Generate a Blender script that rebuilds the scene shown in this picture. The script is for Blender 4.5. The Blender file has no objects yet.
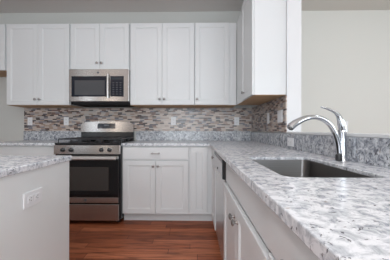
import bpy, bmesh, math, random
from mathutils import Vector, Matrix
random.seed(7)
SC = bpy.context.scene
COL = SC.collection
PI = math.pi

# ---------------------------------------------------------------- camera
cam_d = bpy.data.cameras.new('camera')
cam = bpy.data.objects.new('camera', cam_d); COL.objects.link(cam)
cam.location = (0.0, -3.1414, 1.073)
cam.rotation_euler = (PI/2, -0.0013, 0.0179)
cam_d.sensor_width = 36.0
cam_d.lens = 36.0 * 220.96 / 390.0
cam_d.shift_x = 4.96 / 390.0
cam_d.shift_y = -0.68 / 390.0
cam_d.clip_start = 0.02
SC.camera = cam

# ---------------------------------------------------------------- world, lights, exposure
SC.view_settings.view_transform = 'Standard'
SC.view_settings.look = 'None'
SC.view_settings.gamma = 1.0
SC.view_settings.exposure = 0.2
SC.view_settings.use_curve_mapping = False
w = bpy.data.worlds.new('world'); SC.world = w; w.use_nodes = True
w.node_tree.nodes['Background'].inputs[0].default_value = (0.80, 0.86, 1.0, 1)
w.node_tree.nodes['Background'].inputs[1].default_value = 0.6

def area(name, loc, rot, sx, sy, watts, col):
    l = bpy.data.lights.new(name, 'AREA'); l.shape = 'RECTANGLE'
    l.size = sx; l.size_y = sy; l.energy = watts; l.color = col
    o = bpy.data.objects.new(name, l); COL.objects.link(o)
    o.location = loc; o.rotation_euler = rot
    return o
DAY = (0.97, 0.985, 1.0)
WARM = (0.98, 0.98, 1.0)
DAY = (0.855, 0.94, 1.0)
area('daylight_sidelight_left', (-4.28, -6.44, 1.35), (PI/2, 0, 0), 0.22, 1.8, 10, DAY)
area('daylight_sidelight_right', (-3.32, -6.44, 1.35), (PI/2, 0, 0), 0.22, 1.8, 9, (1.0, .86, .72))
area('daylight_rear_middle', (-.5, -6.44, 1.45), (PI/2, 0, 0), 1.7, 1.6, 72, DAY)
area('daylight_rear_right', (2.2, -6.44, 1.45), (PI/2, 0, 0), 1.9, 1.6, 56, DAY)
area('daylight_side', (4.44, -2.9, 1.45), (PI/2, 0, PI/2), 2.6, 1.6, 46, DAY)
for lx, ly, lw in ((-.6, -1.9, 7), (.55, -3.6, 4), (-.6, -3.6, 9), (2.4, -1.8, 4)):
    area('ceiling_lamp_light', (lx, ly, 2.73), (0, 0, 0), 0.3, 0.3, lw, WARM)
area('added_bounce_fill', (-.3, -4.3, 1.7), (PI, 0, 0), 0.6, 0.6, 50, WARM)  # added fill aimed up, like flash bounced off the ceiling; no real lamp

# ---------------------------------------------------------------- materials
def mat(name, col, rough=0.5, metal=0.0, spec=0.5, coat=0.0):
    m = bpy.data.materials.new(name); m.use_nodes = True
    b = m.node_tree.nodes['Principled BSDF']
    b.inputs['Base Color'].default_value = (*col, 1)
    b.inputs['Roughness'].default_value = rough
    b.inputs['Metallic'].default_value = metal
    b.inputs['Specular IOR Level'].default_value = spec
    b.inputs['Coat Weight'].default_value = coat
    return m
def N(m, t, **kw):
    n = m.node_tree.nodes.new(t)
    for k, v in kw.items(): setattr(n, k, v)
    return n
def L(m, a, b): m.node_tree.links.new(a, b)
def ramp(m, stops, interp='LINEAR'):
    n = N(m, 'ShaderNodeValToRGB'); cr = n.color_ramp; cr.interpolation = interp
    while len(cr.elements) > 1: cr.elements.remove(cr.elements[-1])
    cr.elements[0].position = stops[0][0]; cr.elements[0].color = (*stops[0][1], 1)
    for p, c in stops[1:]:
        e = cr.elements.new(p); e.color = (*c, 1)
    return n
def world_pos(m):
    g = N(m, 'ShaderNodeNewGeometry'); return g.outputs['Position']
def mth(m, op, a, b=None):
    n = N(m, 'ShaderNodeMath', operation=op)
    for i, v in enumerate((a, b)):
        if v is None: continue
        if isinstance(v, (int, float)): n.inputs[i].default_value = v
        else: L(m, v, n.inputs[i])
    return n.outputs[0]
def noise(m, vec, scale, detail=3, rough=0.5, dist=0.0):
    n = N(m, 'ShaderNodeTexNoise'); n.inputs['Scale'].default_value = scale
    n.inputs['Detail'].default_value = detail; n.inputs['Roughness'].default_value = rough
    n.inputs['Distortion'].default_value = dist
    L(m, vec, n.inputs['Vector']); return n
def scale_vec(m, vec, s):
    n = N(m, 'ShaderNodeMapping'); n.inputs['Scale'].default_value = s; L(m, vec, n.inputs['Vector']); return n.outputs[0]
def mix(m, fac, a, b, mode='MIX'):
    n = N(m, 'ShaderNodeMixRGB', blend_type=mode)
    for i, v in enumerate((fac, a, b)):
        if isinstance(v, (int, float)): n.inputs[i].default_value = v
        elif isinstance(v, tuple): n.inputs[i].default_value = (*v, 1)
        else: L(m, v, n.inputs[i])
    return n.outputs[0]
def bsdf(m): return m.node_tree.nodes['Principled BSDF']

WHITE = mat('painted_cabinet_white', (0.60, 0.60, 0.605), 0.38)
v = noise(WHITE, world_pos(WHITE), 3.0)
L(WHITE, ramp(WHITE, [(0.3, (0.665, 0.682, 0.690)), (0.7, (0.695, 0.712, 0.720))]).outputs[0], bsdf(WHITE).inputs['Base Color'])
ISL = mat('painted_island_panel', (0.76, 0.785, 0.79), 0.6)
WALL = mat('wall_paint', (0.56, 0.57, 0.55), 0.9, spec=0.2)
nz = noise(WALL, world_pos(WALL), 120, 2)
bp = N(WALL, 'ShaderNodeBump'); bp.inputs['Strength'].default_value = 0.03
L(WALL, nz.outputs[0], bp.inputs['Height']); L(WALL, bp.outputs[0], bsdf(WALL).inputs['Normal'])
WALL2 = mat('next_room_paint', (0.69, 0.695, 0.655), 0.9, spec=0.2)
CEIL = mat('ceiling_paint', (0.74, 0.71, 0.69), 0.95, spec=0.1)
CEIL2 = mat('next_room_ceiling_paint', (0.66, 0.66, 0.62), 0.95, spec=0.1)
TRIM = mat('white_trim_paint', (0.70, 0.71, 0.72), 0.5)
PLATE = mat('white_plastic', (0.78, 0.79, 0.81), 0.35)
SLOT = mat('dark_slot', (0.08, 0.08, 0.08), 0.6)
BARM = mat('polished_steel_bar', (0.62, 0.61, 0.60), 0.3, 0.55)
NICKEL = mat('brushed_nickel', (0.36, 0.35, 0.34), 0.28, 1.0)
CHROME = mat('polished_chrome', (0.66, 0.68, 0.71), 0.12, 1.0)
BLACK = mat('black_enamel', (0.012, 0.013, 0.016), 0.22)
IRON = mat('cast_iron', (0.035, 0.036, 0.04), 0.45)
GLASSB = mat('black_oven_glass', (0.010, 0.010, 0.011), 0.08)
WINDOWG = mat('tinted_microwave_window', (0.075, 0.078, 0.085), 0.15)
OVENW = mat('tinted_oven_window', (0.055, 0.050, 0.047), 0.2)
NAVY = mat('black_control_glass', (0.014, 0.017, 0.027), 0.12)
DISPLAY = mat('grey_display_marks', (0.11, 0.12, 0.14), 0.3)
MATTEB = mat('matte_black_steel', (0.010, 0.010, 0.011), 0.7, spec=0.15)
PALE = mat('pale_brushed_fascia', (0.62, 0.63, 0.64), 0.35, 0.6)
RUBBER = mat('dark_grille', (0.03, 0.03, 0.032), 0.5)
def steel(name, col, rough, sc):
    m = mat(name, col, rough, 1.0)
    n1 = noise(m, scale_vec(m, world_pos(m), sc), 1.0, 2)
    r = ramp(m, [(0.3, tuple(c*0.93 for c in col)), (0.7, tuple(min(1, c*1.07) for c in col))])
    L(m, n1.outputs[0], r.inputs[0]); L(m, r.outputs[0], bsdf(m).inputs['Base Color'])
    bsdf(m).inputs['Anisotropic'].default_value = 0.85
    bsdf(m).inputs['Anisotropic Rotation'].default_value = 0.25
    g = N(m, 'ShaderNodeNewGeometry'); vm = N(m, 'ShaderNodeVectorMath', operation='CROSS_PRODUCT')
    L(m, g.outputs['Normal'], vm.inputs[0]); vm.inputs[1].default_value = (0.02, 0, 1)
    L(m, vm.outputs[0], bsdf(m).inputs['Tangent'])
    return m
STEEL = steel('brushed_stainless', (0.58, 0.565, 0.555), 0.27, (3, 3, 500))
SINKS = steel('satin_sink_steel', (0.27, 0.26, 0.255), 0.3, (3, 400, 400))

WOODU = mat('bare_maple_underside', (0.50, 0.34, 0.20), 0.55)
nw = noise(WOODU, scale_vec(WOODU, world_pos(WOODU), (4, 60, 60)), 1.0, 3)
rw = ramp(WOODU, [(0.3, (0.42, 0.25, 0.13)), (0.7, (0.56, 0.37, 0.21))])
L(WOODU, nw.outputs[0], rw.inputs[0]); L(WOODU, rw.outputs[0], bsdf(WOODU).inputs['Base Color'])

# oak strip floor, boards running left to right
FLOOR = mat('red_oak_strip_floor', (0.2, 0.07, 0.04), 0.38, spec=0.22)
m = FLOOR
sp = N(m, 'ShaderNodeSeparateXYZ'); L(m, world_pos(m), sp.inputs[0])
PW, PL = 0.083, 0.95
rowf = mth(m, 'DIVIDE', sp.outputs[1], PW); row = mth(m, 'FLOOR', rowf)
wn = N(m, 'ShaderNodeTexWhiteNoise', noise_dimensions='1D'); L(m, row, wn.inputs['W'])
colf = mth(m, 'ADD', mth(m, 'DIVIDE', sp.outputs[0], PL), mth(m, 'MULTIPLY', wn.outputs['Value'], 5.0))
colu = mth(m, 'FLOOR', colf)
cb = N(m, 'ShaderNodeCombineXYZ'); L(m, row, cb.inputs[0]); L(m, colu, cb.inputs[1])
wn2 = N(m, 'ShaderNodeTexWhiteNoise', noise_dimensions='3D'); L(m, cb.outputs[0], wn2.inputs['Vector'])
rp = ramp(m, [(0.0, (0.20, 0.056, 0.026)), (0.3, (0.30, 0.090, 0.040)), (0.7, (0.39, 0.122, 0.056)), (1.0, (0.47, 0.17, 0.085))])
L(m, wn2.outputs['Value'], rp.inputs[0])
gr = noise(m, scale_vec(m, world_pos(m), (2.2, 26, 1)), 1.5, 5, 0.6, 0.4)
grr = ramp(m, [(0.34, (0.45, 0.42, 0.40)), (0.5, (0.95, 0.95, 0.95)), (0.68, (1.25, 1.25, 1.25))]); L(m, gr.outputs[0], grr.inputs[0])
c1 = mix(m, 1.0, rp.outputs[0], grr.outputs[0], 'MULTIPLY')
fr = mth(m, 'FRACT', rowf); seam = mth(m, 'LESS_THAN', fr, 0.035)
fc = mth(m, 'FRACT', colf); seam2 = mth(m, 'LESS_THAN', fc, 0.004)
L(m, mix(m, mth(m, 'MAXIMUM', seam, seam2), c1, (0.05, 0.018, 0.01)), bsdf(m).inputs['Base Color'])

# speckled white/grey granite
def granite(name, gain=1.0, dark=0.0):
    m = mat(name, (0.6, 0.6, 0.6), 0.2, spec=0.4)
    P = world_pos(m)
    big = noise(m, scale_vec(m, P, (1.0, 1.0, 1.0)), 34, 5, 0.72, 0.7)
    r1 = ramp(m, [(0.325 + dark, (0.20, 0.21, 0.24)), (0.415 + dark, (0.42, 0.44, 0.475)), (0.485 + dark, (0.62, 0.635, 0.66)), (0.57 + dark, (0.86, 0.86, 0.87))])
    L(m, big.outputs[0], r1.inputs[0])
    cl = noise(m, P, 5, 2)
    r0 = ramp(m, [(0.42, (0, 0, 0)), (0.62, (0.25, 0.25, 0.25))]); L(m, cl.outputs[0], r0.inputs[0])
    c = mix(m, r0.outputs[0], r1.outputs[0], (0.80, 0.80, 0.80))
    sp_ = noise(m, scale_vec(m, P, (1.0, 1.25, 1.0)), 62, 3, 0.6, 0.5)
    r2 = ramp(m, [(0.325 + dark*0.6, (1, 1, 1)), (0.37 + dark*0.6, (0, 0, 0))])
    L(m, sp_.outputs[0], r2.inputs[0])
    c = mix(m, r2.outputs[0], c, (0.13, 0.13, 0.145))
    br = noise(m, P, 30, 2)
    r3 = ramp(m, [(0.70, (0, 0, 0)), (0.76, (0.7, 0.7, 0.7))]); L(m, br.outputs[0], r3.inputs[0])
    c = mix(m, r3.outputs[0], c, (0.36, 0.31, 0.26))
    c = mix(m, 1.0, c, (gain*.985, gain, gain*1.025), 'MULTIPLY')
    L(m, c, bsdf(m).inputs['Base Color'])
    return m
GRAN = granite('white_grey_granite', 0.90)
GRAN_SHADED = granite('white_grey_granite_shaded', 0.80, 0.06)  # same stone as the countertop, with the upstand's shade put into the colour

# linear glass-and-stone mosaic
TILE = mat('linear_mosaic_tile', (0.4, 0.35, 0.3), 0.28)
m = TILE
sp = N(m, 'ShaderNodeSeparateXYZ'); L(m, world_pos(m), sp.inputs[0])
u = mth(m, 'ADD', mth(m, 'SUBTRACT', sp.outputs[0], sp.outputs[1]), 20.0)
rowf = mth(m, 'DIVIDE', sp.outputs[2], 0.0185); row = mth(m, 'FLOOR', rowf)
wn = N(m, 'ShaderNodeTexWhiteNoise', noise_dimensions='1D'); L(m, row, wn.inputs['W'])
colf = mth(m, 'ADD', mth(m, 'DIVIDE', u, 0.060), mth(m, 'MULTIPLY', wn.outputs['Value'], 7.0))
colu = mth(m, 'FLOOR', colf)
cb = N(m, 'ShaderNodeCombineXYZ'); L(m, row, cb.inputs[0]); L(m, colu, cb.inputs[1])
wn2 = N(m, 'ShaderNodeTexWhiteNoise', noise_dimensions='3D'); L(m, cb.outputs[0], wn2.inputs['Vector'])
rp = ramp(m, [(0.0, (0.50, 0.42, 0.37)), (0.24, (0.33, 0.235, 0.19)), (0.40, (0.42, 0.385, 0.37)), (0.54, (0.16, 0.085, 0.07)),
              (0.66, (0.19, 0.185, 0.22)), (0.74, (0.045, 0.027, 0.027)), (0.87, (0.07, 0.065, 0.085)), (0.93, (0.58, 0.50, 0.45))], 'CONSTANT')
L(m, wn2.outputs['Value'], rp.inputs[0])
fr = mth(m, 'FRACT', rowf); fc = mth(m, 'FRACT', colf)
g = mth(m, 'MAXIMUM', mth(m, 'LESS_THAN', fr, 0.11), mth(m, 'LESS_THAN', fc, 0.03))
L(m, mix(m, g, rp.outputs[0], (0.42, 0.39, 0.36)), bsdf(m).inputs['Base Color'])

# ---------------------------------------------------------------- mesh helpers
def box(bm, x0, x1, y0, y1, z0, z1, bev=0.0):
    r = bmesh.ops.create_cube(bm, size=1.0)
    for v_ in r['verts']:
        v_.co = Vector((x0 + (v_.co.x + .5) * (x1 - x0), y0 + (v_.co.y + .5) * (y1 - y0), z0 + (v_.co.z + .5) * (z1 - z0)))
    if bev > 0:
        es = list({e for v_ in r['verts'] for e in v_.link_edges})
        bmesh.ops.bevel(bm, geom=es, offset=bev, segments=2, profile=0.5, affect='EDGES')
def tube(bm, pts, rad, seg=12, cap=True):
    pts = [Vector(p) for p in pts]
    if not isinstance(rad, (list, tuple)): rad = [rad] * len(pts)
    rings = []; up = None
    for i, p in enumerate(pts):
        t = (pts[min(i + 1, len(pts) - 1)] - pts[max(i - 1, 0)]).normalized()
        if up is None:
            a = Vector((0, 0, 1)) if abs(t.z) < 0.9 else Vector((1, 0, 0))
            up = (a - t * a.dot(t)).normalized()
        else:
            up = (up - t * up.dot(t)).normalized()
        s = t.cross(up)
        rings.append([bm.verts.new(p + (up * math.cos(2*PI*k/seg) + s * math.sin(2*PI*k/seg)) * rad[i]) for k in range(seg)])
    for a, b in zip(rings, rings[1:]):
        for k in range(seg):
            bm.faces.new((a[k], a[(k+1) % seg], b[(k+1) % seg], b[k]))
    if cap:
        bm.faces.new(rings[0][::-1]); bm.faces.new(rings[-1])
def lathe(bm, prof, origin, axis='z', seg=20):
    """prof: (r, h) pairs along the axis"""
    A = {'z': (Vector((1,0,0)), Vector((0,1,0)), Vector((0,0,1))), '-y': (Vector((1,0,0)), Vector((0,0,1)), Vector((0,-1,0)))}[axis]
    o = Vector(origin)
    rings = [[bm.verts.new(o + A[2]*h + (A[0]*math.cos(2*PI*k/seg) + A[1]*math.sin(2*PI*k/seg))*max(r, 1e-4)) for k in range(seg)] for r, h in prof]
    for a, b in zip(rings, rings[1:]):
        for k in range(seg): bm.faces.new((a[k], a[(k+1) % seg], b[(k+1) % seg], b[k]))
    bm.faces.new(rings[0][::-1]); bm.faces.new(rings[-1])
def build(name, bm, material, parent=None, smooth=False):
    bmesh.ops.recalc_face_normals(bm, faces=bm.faces)
    me = bpy.data.meshes.new(name); bm.to_mesh(me); bm.free()
    me.materials.append(material)
    if smooth:
        me.shade_smooth()
        try: me.set_sharp_from_angle(angle=math.radians(40))
        except Exception: pass
    o = bpy.data.objects.new(name, me); COL.objects.link(o)
    if parent: o.parent = parent
    return o
def bx(name, dims, material, parent=None, bev=0.0):
    bm = bmesh.new(); box(bm, *dims, bev); return build(name, bm, material, parent)
def tag(o, label, cat, group=None):
    o['label'] = label; o['category'] = cat
    if group: o['group'] = group
    return o
def thing(name, label, cat, loc, rz=0.0, group=None):
    o = bpy.data.objects.new(name, None); COL.objects.link(o)
    o.location = loc; o.rotation_euler = (0, 0, rz); o.empty_display_size = 0.1
    return tag(o, label, cat, group)
def struct(o): o['kind'] = 'structure'; return o
def slab_outline(name, outline, holes, z0, z1, material, bev=0.003):
    """flat slab with holes from 2D outlines"""
    cu = bpy.data.curves.new(name, 'CURVE'); cu.dimensions = '2D'; cu.fill_mode = 'BOTH'
    cu.extrude = (z1 - z0) / 2 - bev; cu.bevel_depth = bev; cu.bevel_resolution = 1; cu.offset = -bev
    for pl in [outline] + holes:
        s = cu.splines.new('POLY'); s.points.add(len(pl) - 1); s.use_cyclic_u = True
        for p, q in zip(s.points, pl): p.co = (q[0], q[1], 0, 1)
    t = bpy.data.objects.new('tmp', cu); COL.objects.link(t)
    dg = bpy.context.evaluated_depsgraph_get()
    me = bpy.data.meshes.new_from_object(t.evaluated_get(dg)); me.name = name
    bpy.data.objects.remove(t); bpy.data.curves.remove(cu)
    for v_ in me.vertices: v_.co.z += (z0 + z1) / 2
    me.materials.clear(); me.materials.append(material); me.shade_flat()
    o = bpy.data.objects.new(name, me); COL.objects.link(o); return o
def rrect(x0, x1, y0, y1, r, n=6, cw=False):
    pts = []
    for cx, cy, a0 in ((x1-r, y1-r, 0), (x0+r, y1-r, 90), (x0+r, y0+r, 180), (x1-r, y0+r, 270)):
        for k in range(n + 1):
            a = math.radians(a0 + 90*k/n); pts.append((cx + r*math.cos(a), cy + r*math.sin(a)))
    return pts[::-1] if cw else pts

# ---------------------------------------------------------------- the room
XR, TH = 0.8187, 0.125        # kitchen's right wall and its thickness
YE = -1.181                   # where that wall ends and the pass-through begins
CZ = 2.745
X0, X1, YB = -5.5, 4.5, -6.5
struct(bx('floor', (X0-.1, X1+.1, YB-.1, .1, -.1, 0), FLOOR))
struct(bx('ceiling', (X0-.1, XR+TH, YB-.1, .1, CZ, CZ+.1), CEIL))
o = struct(bx('ceiling', (XR+TH, X1+.1, YB-.1, .1, CZ, CZ+.1), CEIL2)); o.name = 'ceiling_right'
struct(bx('wall_back', (X0, XR+TH/2, 0, .1, 0, CZ), WALL))
struct(bx('wall_far', (XR+TH/2, X1, 0, .1, 0, CZ), WALL2))
struct(bx('wall_left', (X0-.1, X0, YB, 0, 0, CZ), WALL))
struct(bx('wall_right', (XR, XR+TH, YE, 0, 0, CZ), TRIM))
struct(bx('wall_half', (XR, XR+TH, -3.6, YE, 0, 1.036), TRIM))
struct(bx('trim_1', (XR-.008, XR+TH+.02, -3.62, YE-.001, 1.036, 1.053), TRIM, bev=.003))

def wall_with_holes(name, axis, pos, a0, a1, holes, material):
    """axis 'y': wall spans x a0..a1 at y=pos; axis 'x': spans y"""
    bm = bmesh.new(); s = 0.1 if axis == 'x' else -0.1
    def seg(u0, u1, z0, z1):
        if axis == 'y': box(bm, u0, u1, min(pos, pos+s), max(pos, pos+s), z0, z1)
        else: box(bm, min(pos, pos+s), max(pos, pos+s), u0, u1, z0, z1)
    cur = a0
    for h0, h1, z0, z1 in holes:
        seg(cur, h0, 0, CZ); seg(h0, h1, 0, z0); seg(h0, h1, z1, CZ); cur = h1
    seg(cur, a1, 0, CZ)
    return struct(build(name, bm, material))
rear = [(-4.5, -4.06, .5, 2.2), (-3.54, -3.1, .5, 2.2), (-1.35, .35, .65, 2.25), (1.25, 3.15, .65, 2.25)]
wall_with_holes('wall_rear', 'y', YB, X0, X1, rear, WALL)
wall_with_holes('wall_side', 'x', X1, YB, 0, [(-4.2, -1.6, .65, 2.25)], WALL2)
WGL = mat('window_glass', (0.9, 0.95, 1.0), 0.02); bsdf(WGL).inputs['Transmission Weight'].default_value = 1.0
for i, (a, b, z0, z1) in enumerate(rear + [(-4.2, -1.6, .65, 2.25)]):
    bm = bmesh.new()
    for (p, q, r, s) in ((a, a+.05, z0, z1), (b-.05, b, z0, z1), (a+.05, b-.05, z0, z0+.05), (a+.05, b-.05, z1-.05, z1), (a+.05, b-.05, (z0+z1)/2-.02, (z0+z1)/2+.02)):
        if i < 4: box(bm, p, q, YB-.09, YB-.04, r, s)
        else: box(bm, X1+.04, X1+.09, p, q, r, s)
    f = struct(build('window_%d' % (i+1), bm, TRIM))
    bx('pane', (a+.05, b-.05, YB-.07, YB-.06, z0+.05, z1-.05) if i < 4 else (X1+.06, X1+.07, a+.05, b-.05, z0+.05, z1-.05), WGL, f)

# ---------------------------------------------------------------- tile and granite
XL = -2.44
RX0, RX1 = -1.585, -0.828     # the range
GZ = 1.046                    # top of the granite upstand
tag(bx('tile_backsplash', (XL, XR-.0115, -.010, -.0005, GZ+.001, 1.376), TILE), 'long mosaic tile backsplash of thin brown, beige and grey strips behind the range', 'backsplash')
tag(bx('tile_backsplash', (XR-.010, XR-.0005, YE, -.0115, GZ+.001, 1.376), TILE), 'short mosaic tile backsplash on the side wall at right, ending at the pass-through', 'backsplash')
tag(bx('granite_upstand', (XL, RX0-.008, -.022, -.0005, .915, GZ), GRAN_SHADED), 'short grey granite upstand under the tile, left of the range', 'backsplash')
tag(bx('granite_upstand', (RX1+.008, XR-.024, -.022, -.0005, .915, GZ), GRAN_SHADED), 'grey granite upstand under the tile between the range and the corner', 'backsplash')
tag(bx('granite_upstand', (XR-.022, XR-.0005, -3.6, -.001, .915, 1.0355), GRAN_SHADED), 'long grey speckled granite upstand behind the sink and faucet', 'backsplash')

XF, CD = 0.181, 0.65
SX0, SX1, SY0, SY1 = 0.305, 0.652, -2.40, -1.86
hole = rrect(SX0, SX1, SY0, SY1, .045)
out = [(RX1+.003, -.001), (XR-.001, -.001), (XR-.001, -3.6), (XF, -3.6), (XF, -CD-.01), (XF-.01, -CD), (RX1+.003, -CD)]
tag(slab_outline('countertop', out, [hole], .884, .914, GRAN), 'L-shaped white speckled granite countertop running from the range round to the sink', 'countertop')
tag(slab_outline('countertop', [(XL, -CD), (RX0-.004, -CD), (RX0-.004, -.001), (XL, -.001)], [], .884, .914, GRAN), 'short granite countertop left of the range, behind the island', 'countertop')

# ---------------------------------------------------------------- cabinets
def panel_door(bm, x0, x1, z0, z1, yf, t=.02, fw=.055, rec=.007):
    """shaker door: frame, sloped bead, recessed panel; front face at y=yf, facing -y"""
    g = .0015
    x0 += g; x1 -= g; z0 += g; z1 -= g
    def ring(ins, y):
        return [bm.verts.new(p) for p in ((x0+ins, y, z0+ins), (x1-ins, y, z0+ins), (x1-ins, y, z1-ins), (x0+ins, y, z1-ins))]
    R = [ring(0, yf+t), ring(0, yf+.002), ring(.002, yf), ring(fw, yf), ring(fw+.004, yf+rec*.6), ring(fw+.009, yf+rec*.6), ring(fw+.012, yf+rec)]
    for a, b in zip(R, R[1:]):
        for k in range(4): bm.faces.new((a[k], a[(k+1) % 4], b[(k+1) % 4], b[k]))
    bm.faces.new(R[0][::-1]); bm.faces.new(R[-1])
def knob(parent, x, z, yf):
    bm = bmesh.new()
    lathe(bm, [(.009, 0), (.008, .003), (.0055, .006), (.0055, .014), (.011, .017), (.0155, .021), (.0155, .025), (.011, .029), (.004, .031)], (x, yf, z), '-y', 16)
    return build('knob', bm, NICKEL, parent, True)
def pull(parent, x, z, yf, w_=.10):
    bm = bmesh.new()
    for s in (-1, 1):
        lathe(bm, [(.009, 0), (.008, .004), (.005, .008), (.005, .026)], (x+s*w_*.38, yf, z), '-y', 12)
    pts = [(x - w_/2 + w_*k/10, yf-.026-.004*math.sin(PI*k/10), z) for k in range(11)]
    tube(bm, pts, [.005, .008, .008, .006, .005, .0065, .005, .006, .008, .008, .005], 10)
    return build('bar_pull', bm, NICKEL, parent, True)
def cabinet(name, label, cat, loc, rz, w_, h, depth, doors=(), drawers=(), under=None, toe=0.0, open_top=False, group=None):
    """local frame: x along the wall, y=0 the wall, front facing -y; depth is the carcass, doors sit 20 mm proud"""
    t = thing(name, label, cat, loc, rz, group)
    bm = bmesh.new()
    if open_top:
        z0 = toe
        box(bm, 0, .018, -depth, 0, z0, h); box(bm, w_-.018, w_, -depth, 0, z0, h)
        box(bm, .018, w_-.018, -depth, 0, z0, z0+.018); box(bm, .018, w_-.018, -.012, 0, z0+.018, h)
        box(bm, .018, w_-.018, -depth, -depth+.018, h-.13, h); box(bm, .018, w_-.018, -depth, -depth+.018, z0+.018, z0+.05)
    else:
        box(bm, 0, w_, -depth, 0, toe if not under else .004, h, .0012)
    if toe: box(bm, 0.0, w_, -depth+.06, -depth+.075, .0, toe)
    build('carcass', bm, WHITE, t)
    if under:
        bx('underside_panel', (.001, w_-.001, -depth+.001, -.002, 0, .0035), WOODU, t)
    for (x0, x1, z0, z1, kx, kz) in doors:
        bm = bmesh.new(); panel_door(bm, x0, x1, z0, z1, -depth-.0205)
        d = build('door', bm, WHITE, t)
        if kx is not None: knob(d, kx, kz, -depth-.0205)
    for (x0, x1, z0, z1, px) in drawers:
        bm = bmesh.new(); box(bm, x0+.0015, x1-.0015, -depth-(.0205 if px is not None else .0065), -depth-.0005, z0+.0015, z1-.0015, .003)
        d = build('drawer' if px is not None else 'false_front', bm, WHITE, t)
        if px is not None: pull(d, px, (z0+z1)/2, -depth-.0205)
    return t
UB, UT, UD = 1.379, 2.425, .3285
UH = UT - UB
UG = 'white wall cabinets along the back wall'
def two(w_, h, kz, e=.004, b=.004):
    m_ = w_/2
    return [(e, m_, b, h-.004, m_-.028, kz), (m_, w_-e, b, h-.004, m_+.028, kz)]
cabinet('wall_cabinet', 'tall white two-door wall cabinet left of the microwave', 'cabinet', (-2.411, 0, UB), 0, .822, UH, UD, two(.822, UH, .075), under=1, group=UG)
cabinet('wall_cabinet', 'short white two-door wall cabinet directly above the microwave', 'cabinet', (-1.581, 0, 1.828), 0, .757, UT-1.828, UD, two(.757, UT-1.828, .085), group=UG)
cabinet('wall_cabinet', 'tall white two-door wall cabinet right of the microwave', 'cabinet', (-.816, 0, UB), 0, .822, UH, UD, two(.822, UH, .075), under=1, group=UG)
cabinet('wall_cabinet', 'tall white single-door wall cabinet next to the inside corner', 'cabinet', (.0085, 0, UB), 0, .529, UH, UD, [(.004, .434, .004, UH-.004, .032, .075)], under=1, group=UG)
cabinet('wall_cabinet', 'small high white wall cabinet at the far left edge with bare wood underside', 'cabinet', (-3.33, 0, 1.825), 0, .905, UT-1.825, UD, two(.905, UT-1.825, .075), under=1, group=UG)
# the side run's wall cabinet (faces left)
cabinet('wall_cabinet', 'white wall cabinet on the side wall with its plain end panel facing the room', 'cabinet', (XR-.001, -.3495, UB), -PI/2, .811, UH, .2785,
        [(.36, .807, .004, UH-.004, .49, .075)], under=1)

BH = .883
BD = .605
cabinet('base_cabinet', 'white base cabinet with a wide drawer over two doors, right of the range', 'cabinet', (RX1+.003, -.001, 0), 0, .778, BH, BD,
        [(.012, .388, .105, .715, .36, .655), (.388, .764, .105, .715, .416, .655)], [(.012, .764, .725, .872, .388)], toe=.1)
cabinet('base_cabinet', 'narrow white full-height door cabinet in the inside corner', 'cabinet', (-.046, -.001, 0), 0, .264, BH, BD,
        [(.01, .202, .105, .872, None, 0)], toe=.1)
cabinet('base_cabinet', 'white base cabinet left of the range, mostly hidden behind the island', 'cabinet', (XL+.01, -.001, 0), 0, .841, BH, BD,
        two(.841, .715, .655, .01, .105), [(.01, .831, .725, .872, None)], toe=.1)
# side run: rotated to face left, carcass front at x = .22
SF = .2205
SD = XR - .001 - SF
cabinet('base_cabinet', 'narrow white corner base cabinet beside the far edge of the dishwasher', 'cabinet', (XR-.001, -.60, 0), -PI/2, .43, BH, SD,
        [(.075, .426, .105, .872, .395, .80)], toe=.1)
cabinet('sink_cabinet', 'white sink base cabinet with two doors below the sink', 'cabinet', (XR-.001, -1.645, 0), -PI/2, .885, BH, SD,
        [(.008, .446, .105, .718, .410, .646), (.446, .884, .105, .718, .482, .646)], [(.008, .868, .726, .874, None)], toe=.1, open_top=True)
cabinet('base_cabinet', 'white base cabinet with a drawer nearest the camera under the granite overhang', 'cabinet', (XR-.001, -2.532, 0), -PI/2, .76, BH, SD,
        [(.008, .38, .105, .742, .34, .672), (.38, .752, .105, .742, .42, .672)], [(.008, .752, .752, .872, .22)], toe=.1)

# ---------------------------------------------------------------- dishwasher (faces left)
t = thing('dishwasher', 'built-in stainless dishwasher with black top edge, in the side run before the sink', 'dishwasher', (XR-.03, -1.032, 0), -PI/2)
fw_ = XR-.03-.215
bx('tub', (.004, .606, -fw_+.03, 0, .11, .872), BLACK, t)
bx('kick_plate', (.006, .604, -fw_+.07, -fw_+.09, .0, .108), BLACK, t)
d = bx('door', (.006, .604, -fw_-.008, -fw_+.028, .112, .728), STEEL, t, .003)
c = bx('control_panel', (.006, .604, -fw_-.022, -fw_+.028, .73, .868), BLACK, t, .006)
bx('control_fascia', (.009, .595, -fw_-.024, -fw_-.0225, .735, .842), PALE, c)
bm = bmesh.new(); lathe(bm, [(.010, 0), (.010, .003), (.007, .006)], (.345, -fw_-.0242, .765), '-y', 16)
build('latch_button', bm, RUBBER, c, True)

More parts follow.
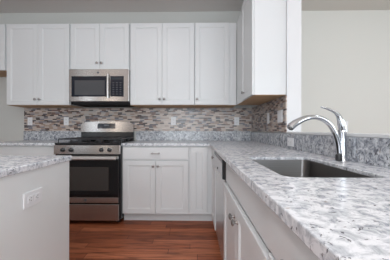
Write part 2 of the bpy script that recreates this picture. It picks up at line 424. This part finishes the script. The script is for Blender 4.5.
# ---------------------------------------------------------------- sink
t = thing('kitchen_sink', 'undermount stainless steel single bowl sink set in the granite', 'sink', ((SX0+SX1)/2, (SY0+SY1)/2, .675))
hx, hy = (SX1-SX0)/2, (SY1-SY0)/2
bm = bmesh.new(); rings = []
for ins, z, r in ((.0018, .2245, .044), (.003, .2245, .043), (.003, .200, .043), (.006, .05, .05), (.02, .012, .05), (.06, .004, .04)):
    rings.append([bm.verts.new((x, y, z)) for x, y in rrect(-hx+ins, hx-ins, -hy+ins, hy-ins, max(r, .02))])
n_ = len(rings[0])
for a, b in zip(rings, rings[1:]):
    for k in range(n_): bm.faces.new((a[k], a[(k+1) % n_], b[(k+1) % n_], b[k]))
bm.faces.new(rings[-1])
bowl = build('bowl', bm, SINKS, t, True)
sm = bowl.modifiers.new('thickness', 'SOLIDIFY'); sm.thickness = .0012; sm.offset = -1
bm = bmesh.new(); lathe(bm, [(.045, .0045), (.045, .0065), (.036, .0075), (.032, .005), (.01, .005)], (0, 0, 0), 'z', 24)
build('drain', bm, CHROME, t, True)

# ---------------------------------------------------------------- faucet
fb = Vector((.762, -1.985, .914)); dr = Vector((-.964, -.266, 0))
t = thing('faucet', 'arched chrome pull-out kitchen faucet with a lever on top, beside the sink', 'faucet', fb)
def fp(s, z): return tuple(dr*s + Vector((0, 0, z-.914)))
bm = bmesh.new(); c0 = dr*-.008
lathe(bm, [(.026, .0003), (.026, .004), (.0245, .009), (.021, .014), (.0185, .03), (.018, .11), (.0185, .140), (.021, .150), (.020, .156)], c0, 'z', 24)
build('body', bm, CHROME, t, True)
bm = bmesh.new()
tube(bm, [fp(-.012, 1.066), fp(-.006, 1.085), fp(.0, 1.105), fp(.008, 1.125), fp(.018, 1.142), fp(.035, 1.158), fp(.06, 1.170), fp(.09, 1.179), fp(.128, 1.186)],
     [.0185, .0195, .019, .015, .012, .009, .0075, .0065, .004], 14)
build('lever_handle', bm, CHROME, t, True)
def smooth_path(pts, k=5):
    out = []
    P = [pts[0]] + pts + [pts[-1]]
    for i in range(1, len(P)-2):
        p0, p1, p2, p3 = [Vector(q) for q in P[i-1:i+3]]
        for j in range(k):
            u_ = j/k
            out.append(.5*((2*p1)+(-p0+p2)*u_+(2*p0-5*p1+4*p2-p3)*u_**2+(-p0+3*p1-3*p2+p3)*u_**3))
    out.append(Vector(pts[-1])); return out
sp_pts = [(.012, .935), (.016, .965), (.026, 1.012), (.046, 1.06), (.075, 1.098), (.115, 1.124), (.165, 1.135), (.215, 1.130)]
bm = bmesh.new(); sp_ = smooth_path([fp(*p) for p in sp_pts])
tube(bm, sp_, [.0135 - .002*(i/len(sp_)) for i in range(len(sp_))], 16)
build('spout', bm, CHROME, t, True)
bm = bmesh.new(); sp_ = smooth_path([fp(*p) for p in [(.205, 1.1312), (.235, 1.124), (.265, 1.112), (.29, 1.098), (.312, 1.081)]])
tube(bm, sp_, [.0128 + .0045*min(1, i/12) for i in range(len(sp_))], 16)
hd = build('spray_head', bm, CHROME, t, True)
bm = bmesh.new(); a = Vector(fp(.312, 1.081)); b = Vector(fp(.315, 1.0785)); tube(bm, [a, b], .013, 16)
build('nozzle', bm, NICKEL, hd, True)
bm = bmesh.new(); lathe(bm, [(.014, .0003), (.0155, .006), (.0155, .028), (.012, .034)], dr*.026 + Vector((.0, -.012, 0)), 'z', 18)
build('side_button', bm, RUBBER, t, True)

# ---------------------------------------------------------------- microwave
MX0, MX1 = -1.567, -.813
MZ0, MZ1 = 1.383, 1.826
t = thing('microwave', 'stainless over-the-range microwave with dark window and control strip', 'microwave', ((MX0+MX1)/2, -.001, MZ0))
W2 = (MX1-MX0)/2
bx('body', (-W2+.004, W2-.004, -.365, -.012, .03, MZ1-MZ0-.001), BLACK, t, .002)
bm = bmesh.new(); box(bm, -W2+.02, W2-.004, -.385, -.02, 0, .028); 
for k in range(9): box(bm, -W2+.06+k*.075, -W2+.11+k*.075, -.3, -.06, -.003, -.0005)
build('bottom_vent', bm, MATTEB, t)
bx('front_frame', (-W2, W2, -.400, -.367, .038, MZ1-MZ0-.001), STEEL, t, .004)
d = bx('door_glass', (-W2+.035, W2-.280, -.4065, -.4005, .098, .352), NAVY, t, .001)
bx('window', (-W2+.075, W2-.300, -.4075, -.407, .118, .300), WINDOWG, d)
c = bx('control_panel', (W2-.228, W2-.065, -.4065, -.4005, .098, .352), NAVY, t, .001)
bx('display', (W2-.215, W2-.078, -.4072, -.4068, .308, .336), mat('unlit_clock_display', (.03, .04, .05), .1), c)
for i in range(6):
    for j in range(3):
        bx('key', (W2-.203+j*.045, W2-.181+j*.045, -.4072, -.4068, .125+i*.028, .131+i*.028), DISPLAY, c)
bm = bmesh.new()
for z_ in (.10, .345): tube(bm, [(W2-.254, -.4002, z_), (W2-.254, -.428, z_)], .007, 10)
pts = [(W2-.254, -.430-.006*math.sin(PI*k/10), .075+.30*k/10) for k in range(11)]
tube(bm, pts, .0115, 12)
build('handle', bm, BARM, t, True)
bm = bmesh.new(); lathe(bm, [(.013, 0), (.013, .002), (.011, .003)], (-.01, -.4003, .398), '-y', 20)
build('emblem', bm, DISPLAY, t)

# ---------------------------------------------------------------- gas range
RC = (RX0+RX1)/2
t = thing('gas_range', 'freestanding stainless gas range with black oven door and cast iron grates', 'range', (RC, -.028, 0))
H2 = (RX1-RX0)/2 - .001
yf = -.62
bx('body', (-H2, H2, yf, 0, .045, .902), BLACK, t, .003)
for s in (-1, 1):
    for y in (-.55, -.06):
        bm = bmesh.new(); lathe(bm, [(.02, 0), (.02, .01), (.012, .012), (.012, .0445)], (s*(H2-.05), y, 0), 'z', 12)
        build('foot', bm, RUBBER, t)
bx('cooktop', (-H2, H2, yf-.012, -.002, .9025, .918), BLACK, t, .004)
# control panel and knobs
cp = bx('control_panel', (-H2, H2, yf-.028, yf-.001, .790, .8925), STEEL, t, .005)
for x in (-.272, -.178, .166, .258):
    bm = bmesh.new(); lathe(bm, [(.024, 0), (.024, .004), (.019, .007), (.017, .026), (.012, .030)], (x, yf-.0285, .840), '-y', 20)
    box(bm, x-.004, x+.004, yf-.064, yf-.056, .822, .858, .001)
    build('knob', bm, BLACK, cp, True)
# oven door
dr_ = bx('oven_door', (-H2+.003, H2-.012, yf-.035, yf-.002, .245, .775), BLACK, t, .005)
bx('door_glass', (-H2+.006, H2-.016, yf-.040, yf-.0355, .312, .735), GLASSB, dr_, .002)
bx('window', (-H2+.11, H2-.125, yf-.0412, yf-.0405, .385, .650), OVENW, dr_)
bx('lower_strip', (-H2+.006, H2-.016, yf-.042, yf-.0355, .248, .309), STEEL, dr_, .002)
bx('upper_strip', (-H2+.006, H2-.016, yf-.042, yf-.0355, .738, .773), STEEL, dr_, .002)
bm = bmesh.new(); lathe(bm, [(.014, 0), (.014, .002), (.012, .003)], (-.01, yf-.0422, .279), '-y', 20)
build('emblem', bm, DISPLAY, dr_)
bm = bmesh.new()
for x in (-.31, .31): tube(bm, [(x, yf-.042, .752), (x, yf-.078, .752)], .010, 10)
tube(bm, [(-.352, yf-.082, .752), (.345, yf-.082, .752)], .019, 16)
build('handle', bm, BARM, dr_, True)
dw = bx('storage_drawer', (-H2+.003, H2-.012, yf-.040, yf-.002, .048, .232), STEEL, t, .005)
# backguard: rounded-top stainless panel on a black riser
bm = bmesh.new()
prof = [(-H2+.012, 1.035)]
for k in range(9):
    a = PI - k*PI/16; prof.append((-H2+.012+.06+.06*math.cos(a), 1.118+.050*math.sin(a)))
prof += [(-.2, 1.178), (-.1, 1.183), (.1, 1.183), (.2, 1.178)]
for k in range(9):
    a = PI/2 - k*PI/16; prof.append((H2-.012-.06+.06*math.cos(a), 1.118+.050*math.sin(a)))
prof.append((H2-.012, 1.035))
fr_ = [bm.verts.new((x, -.074, z)) for x, z in prof]
bk_ = [bm.verts.new((x, -.012, z)) for x, z in prof]
nn = len(prof)
for k in range(nn): bm.faces.new((fr_[k], fr_[(k+1) % nn], bk_[(k+1) % nn], bk_[k]))
bm.faces.new(fr_[::-1]); bm.faces.new(bk_)
bg = build('backguard', bm, STEEL, t)
bx('vent_riser', (-H2+.014, H2-.014, -.068, -.012, .9185, 1.034), BLACK, t, .003)
cpn = bx('control_display', (-.130, .118, -.078, -.066, 1.082, 1.152), NAVY, t, .004)
bm = bmesh.new()
box(bm, -.04, .03, -.0788, -.0783, 1.116, 1.140)
for j in range(4):
    for s in (-1, 1): box(bm, s*(.055+j*.016)-.012, s*(.055+j*.016)-.002, -.0788, -.0783, 1.098, 1.104)
for j in range(4): box(bm, -.04+j*.02, -.028+j*.02, -.0788, -.0783, 1.096, 1.102)
build('buttons', bm, DISPLAY, cpn)
# burners and grates
for x, y, r in ((-.25, -.17, .04), (-.25, -.45, .048), (.25, -.17, .038), (.25, -.45, .052), (0, -.31, .045)):
    bm = bmesh.new(); lathe(bm, [(r+.012, .9185), (r+.012, .922), (r, .926), (r, .931), (r*.95, .935), (.004, .936)], (x, y, 0), 'z', 20)
    build('burner', bm, IRON, t, True)
for gx in (-.25, 0, .25):
    bm = bmesh.new(); gw = .118; z_ = .957
    for x in (gx-gw, gx+gw): tube(bm, [(x, -.575, z_), (x, -.085, z_)], .007, 6)
    for y in (-.575, -.45, -.31, -.17, -.085): tube(bm, [(gx-gw, y, z_), (gx+gw, y, z_)], .0065, 6)
    tube(bm, [(gx, -.575, z_+.004), (gx, -.085, z_+.004)], .0065, 6)
    for x in (gx-gw, gx+gw):
        for y in (-.575, -.31, -.085): tube(bm, [(x, y, .9185), (x, y, z_)], .007, 6)
    build('grate', bm, IRON, t)

# ---------------------------------------------------------------- island
tag(bx('kitchen_island', (-2.05, -.752, -4.2, -1.822, 0, .883), ISL), 'plain painted kitchen island base with an outlet on its side', 'island')
tag(bx('island_countertop', (-2.09, -.740, -4.24, -1.812, .884, .914), GRAN, bev=.005), 'white speckled granite slab on top of the island', 'countertop')

# ---------------------------------------------------------------- outlets and switches
def plate(label, loc, rz, kind='outlet', gang=1, horizontal=False):
    t = thing('wall_outlet' if kind == 'outlet' else 'light_switch', label, 'outlet' if kind == 'outlet' else 'switch', loc, rz, None)
    w_, h = (.070*gang if gang == 1 else .116), .116
    if horizontal: w_, h = h, w_
    bm = bmesh.new(); box(bm, -w_/2, w_/2, -.006, -.0005, -h/2, h/2, .002); build('cover_plate', bm, PLATE, t)
    for g_ in range(gang):
        gx = 0 if gang == 1 else (-.023 + .046*g_)
        if kind == 'outlet':
            for s in (-1, 1):
                cx, cz = (s*.021, 0) if horizontal else (gx, s*.021)
                bm = bmesh.new(); box(bm, cx-.0155, cx+.0155, -.0085, -.0062, cz-.0155, cz+.0155, .001)
                r = build('receptacle', bm, PLATE, t)
                bm = bmesh.new()
                if horizontal:
                    box(bm, cx-.001, cx+.007, -.0089, -.0086, cz+.005, cz+.007); box(bm, cx-.001, cx+.006, -.0089, -.0086, cz-.007, cz-.005); box(bm, cx-.010, cx-.006, -.0089, -.0086, cz-.002, cz+.002)
                else:
                    box(bm, cx-.007, cx-.005, -.0089, -.0086, cz-.001, cz+.007); box(bm, cx+.005, cx+.007, -.0089, -.0086, cz-.001, cz+.006); box(bm, cx-.002, cx+.002, -.0089, -.0086, cz-.010, cz-.006)
                build('slots', bm, SLOT, r)
        else:
            bm = bmesh.new(); box(bm, gx-.017, gx+.017, -.0095, -.0062, -.034, .034, .002); build('rocker', bm, PLATE, t)
    return t
plate('white outlet on the mosaic tile near its left end', (-2.352, -.0102, 1.185), 0)
plate('white outlet on the mosaic tile just left of the range', (-1.827, -.0102, 1.188), 0)
plate('white outlet on the mosaic tile right of the range, midway along the back counter', (-.292, -.0102, 1.190), 0)
plate('white outlet on the back wall tile close to the inside corner', (.602, -.0102, 1.188), 0)
plate('narrow white switch plate on the side wall tile, nearer the corner', (XR-.0102, -.725, 1.195), -PI/2, 'switch')
plate('wide white double switch plate on the side wall tile beside the pass-through', (XR-.0102, -1.055, 1.195), -PI/2, 'switch', 2)
plate('white sideways outlet set in the granite upstand left of the faucet', (XR-.0222, -1.311, .970), -PI/2, 'outlet', 1, True)
plate('white sideways outlet on the painted side of the island', (-.7518, -2.126, .753), PI/2, 'outlet', 1, True)
plate('white switch plate on the far beige wall, seen just right of the faucet lever', (2.125, -.0002, 1.13), 0, 'switch')
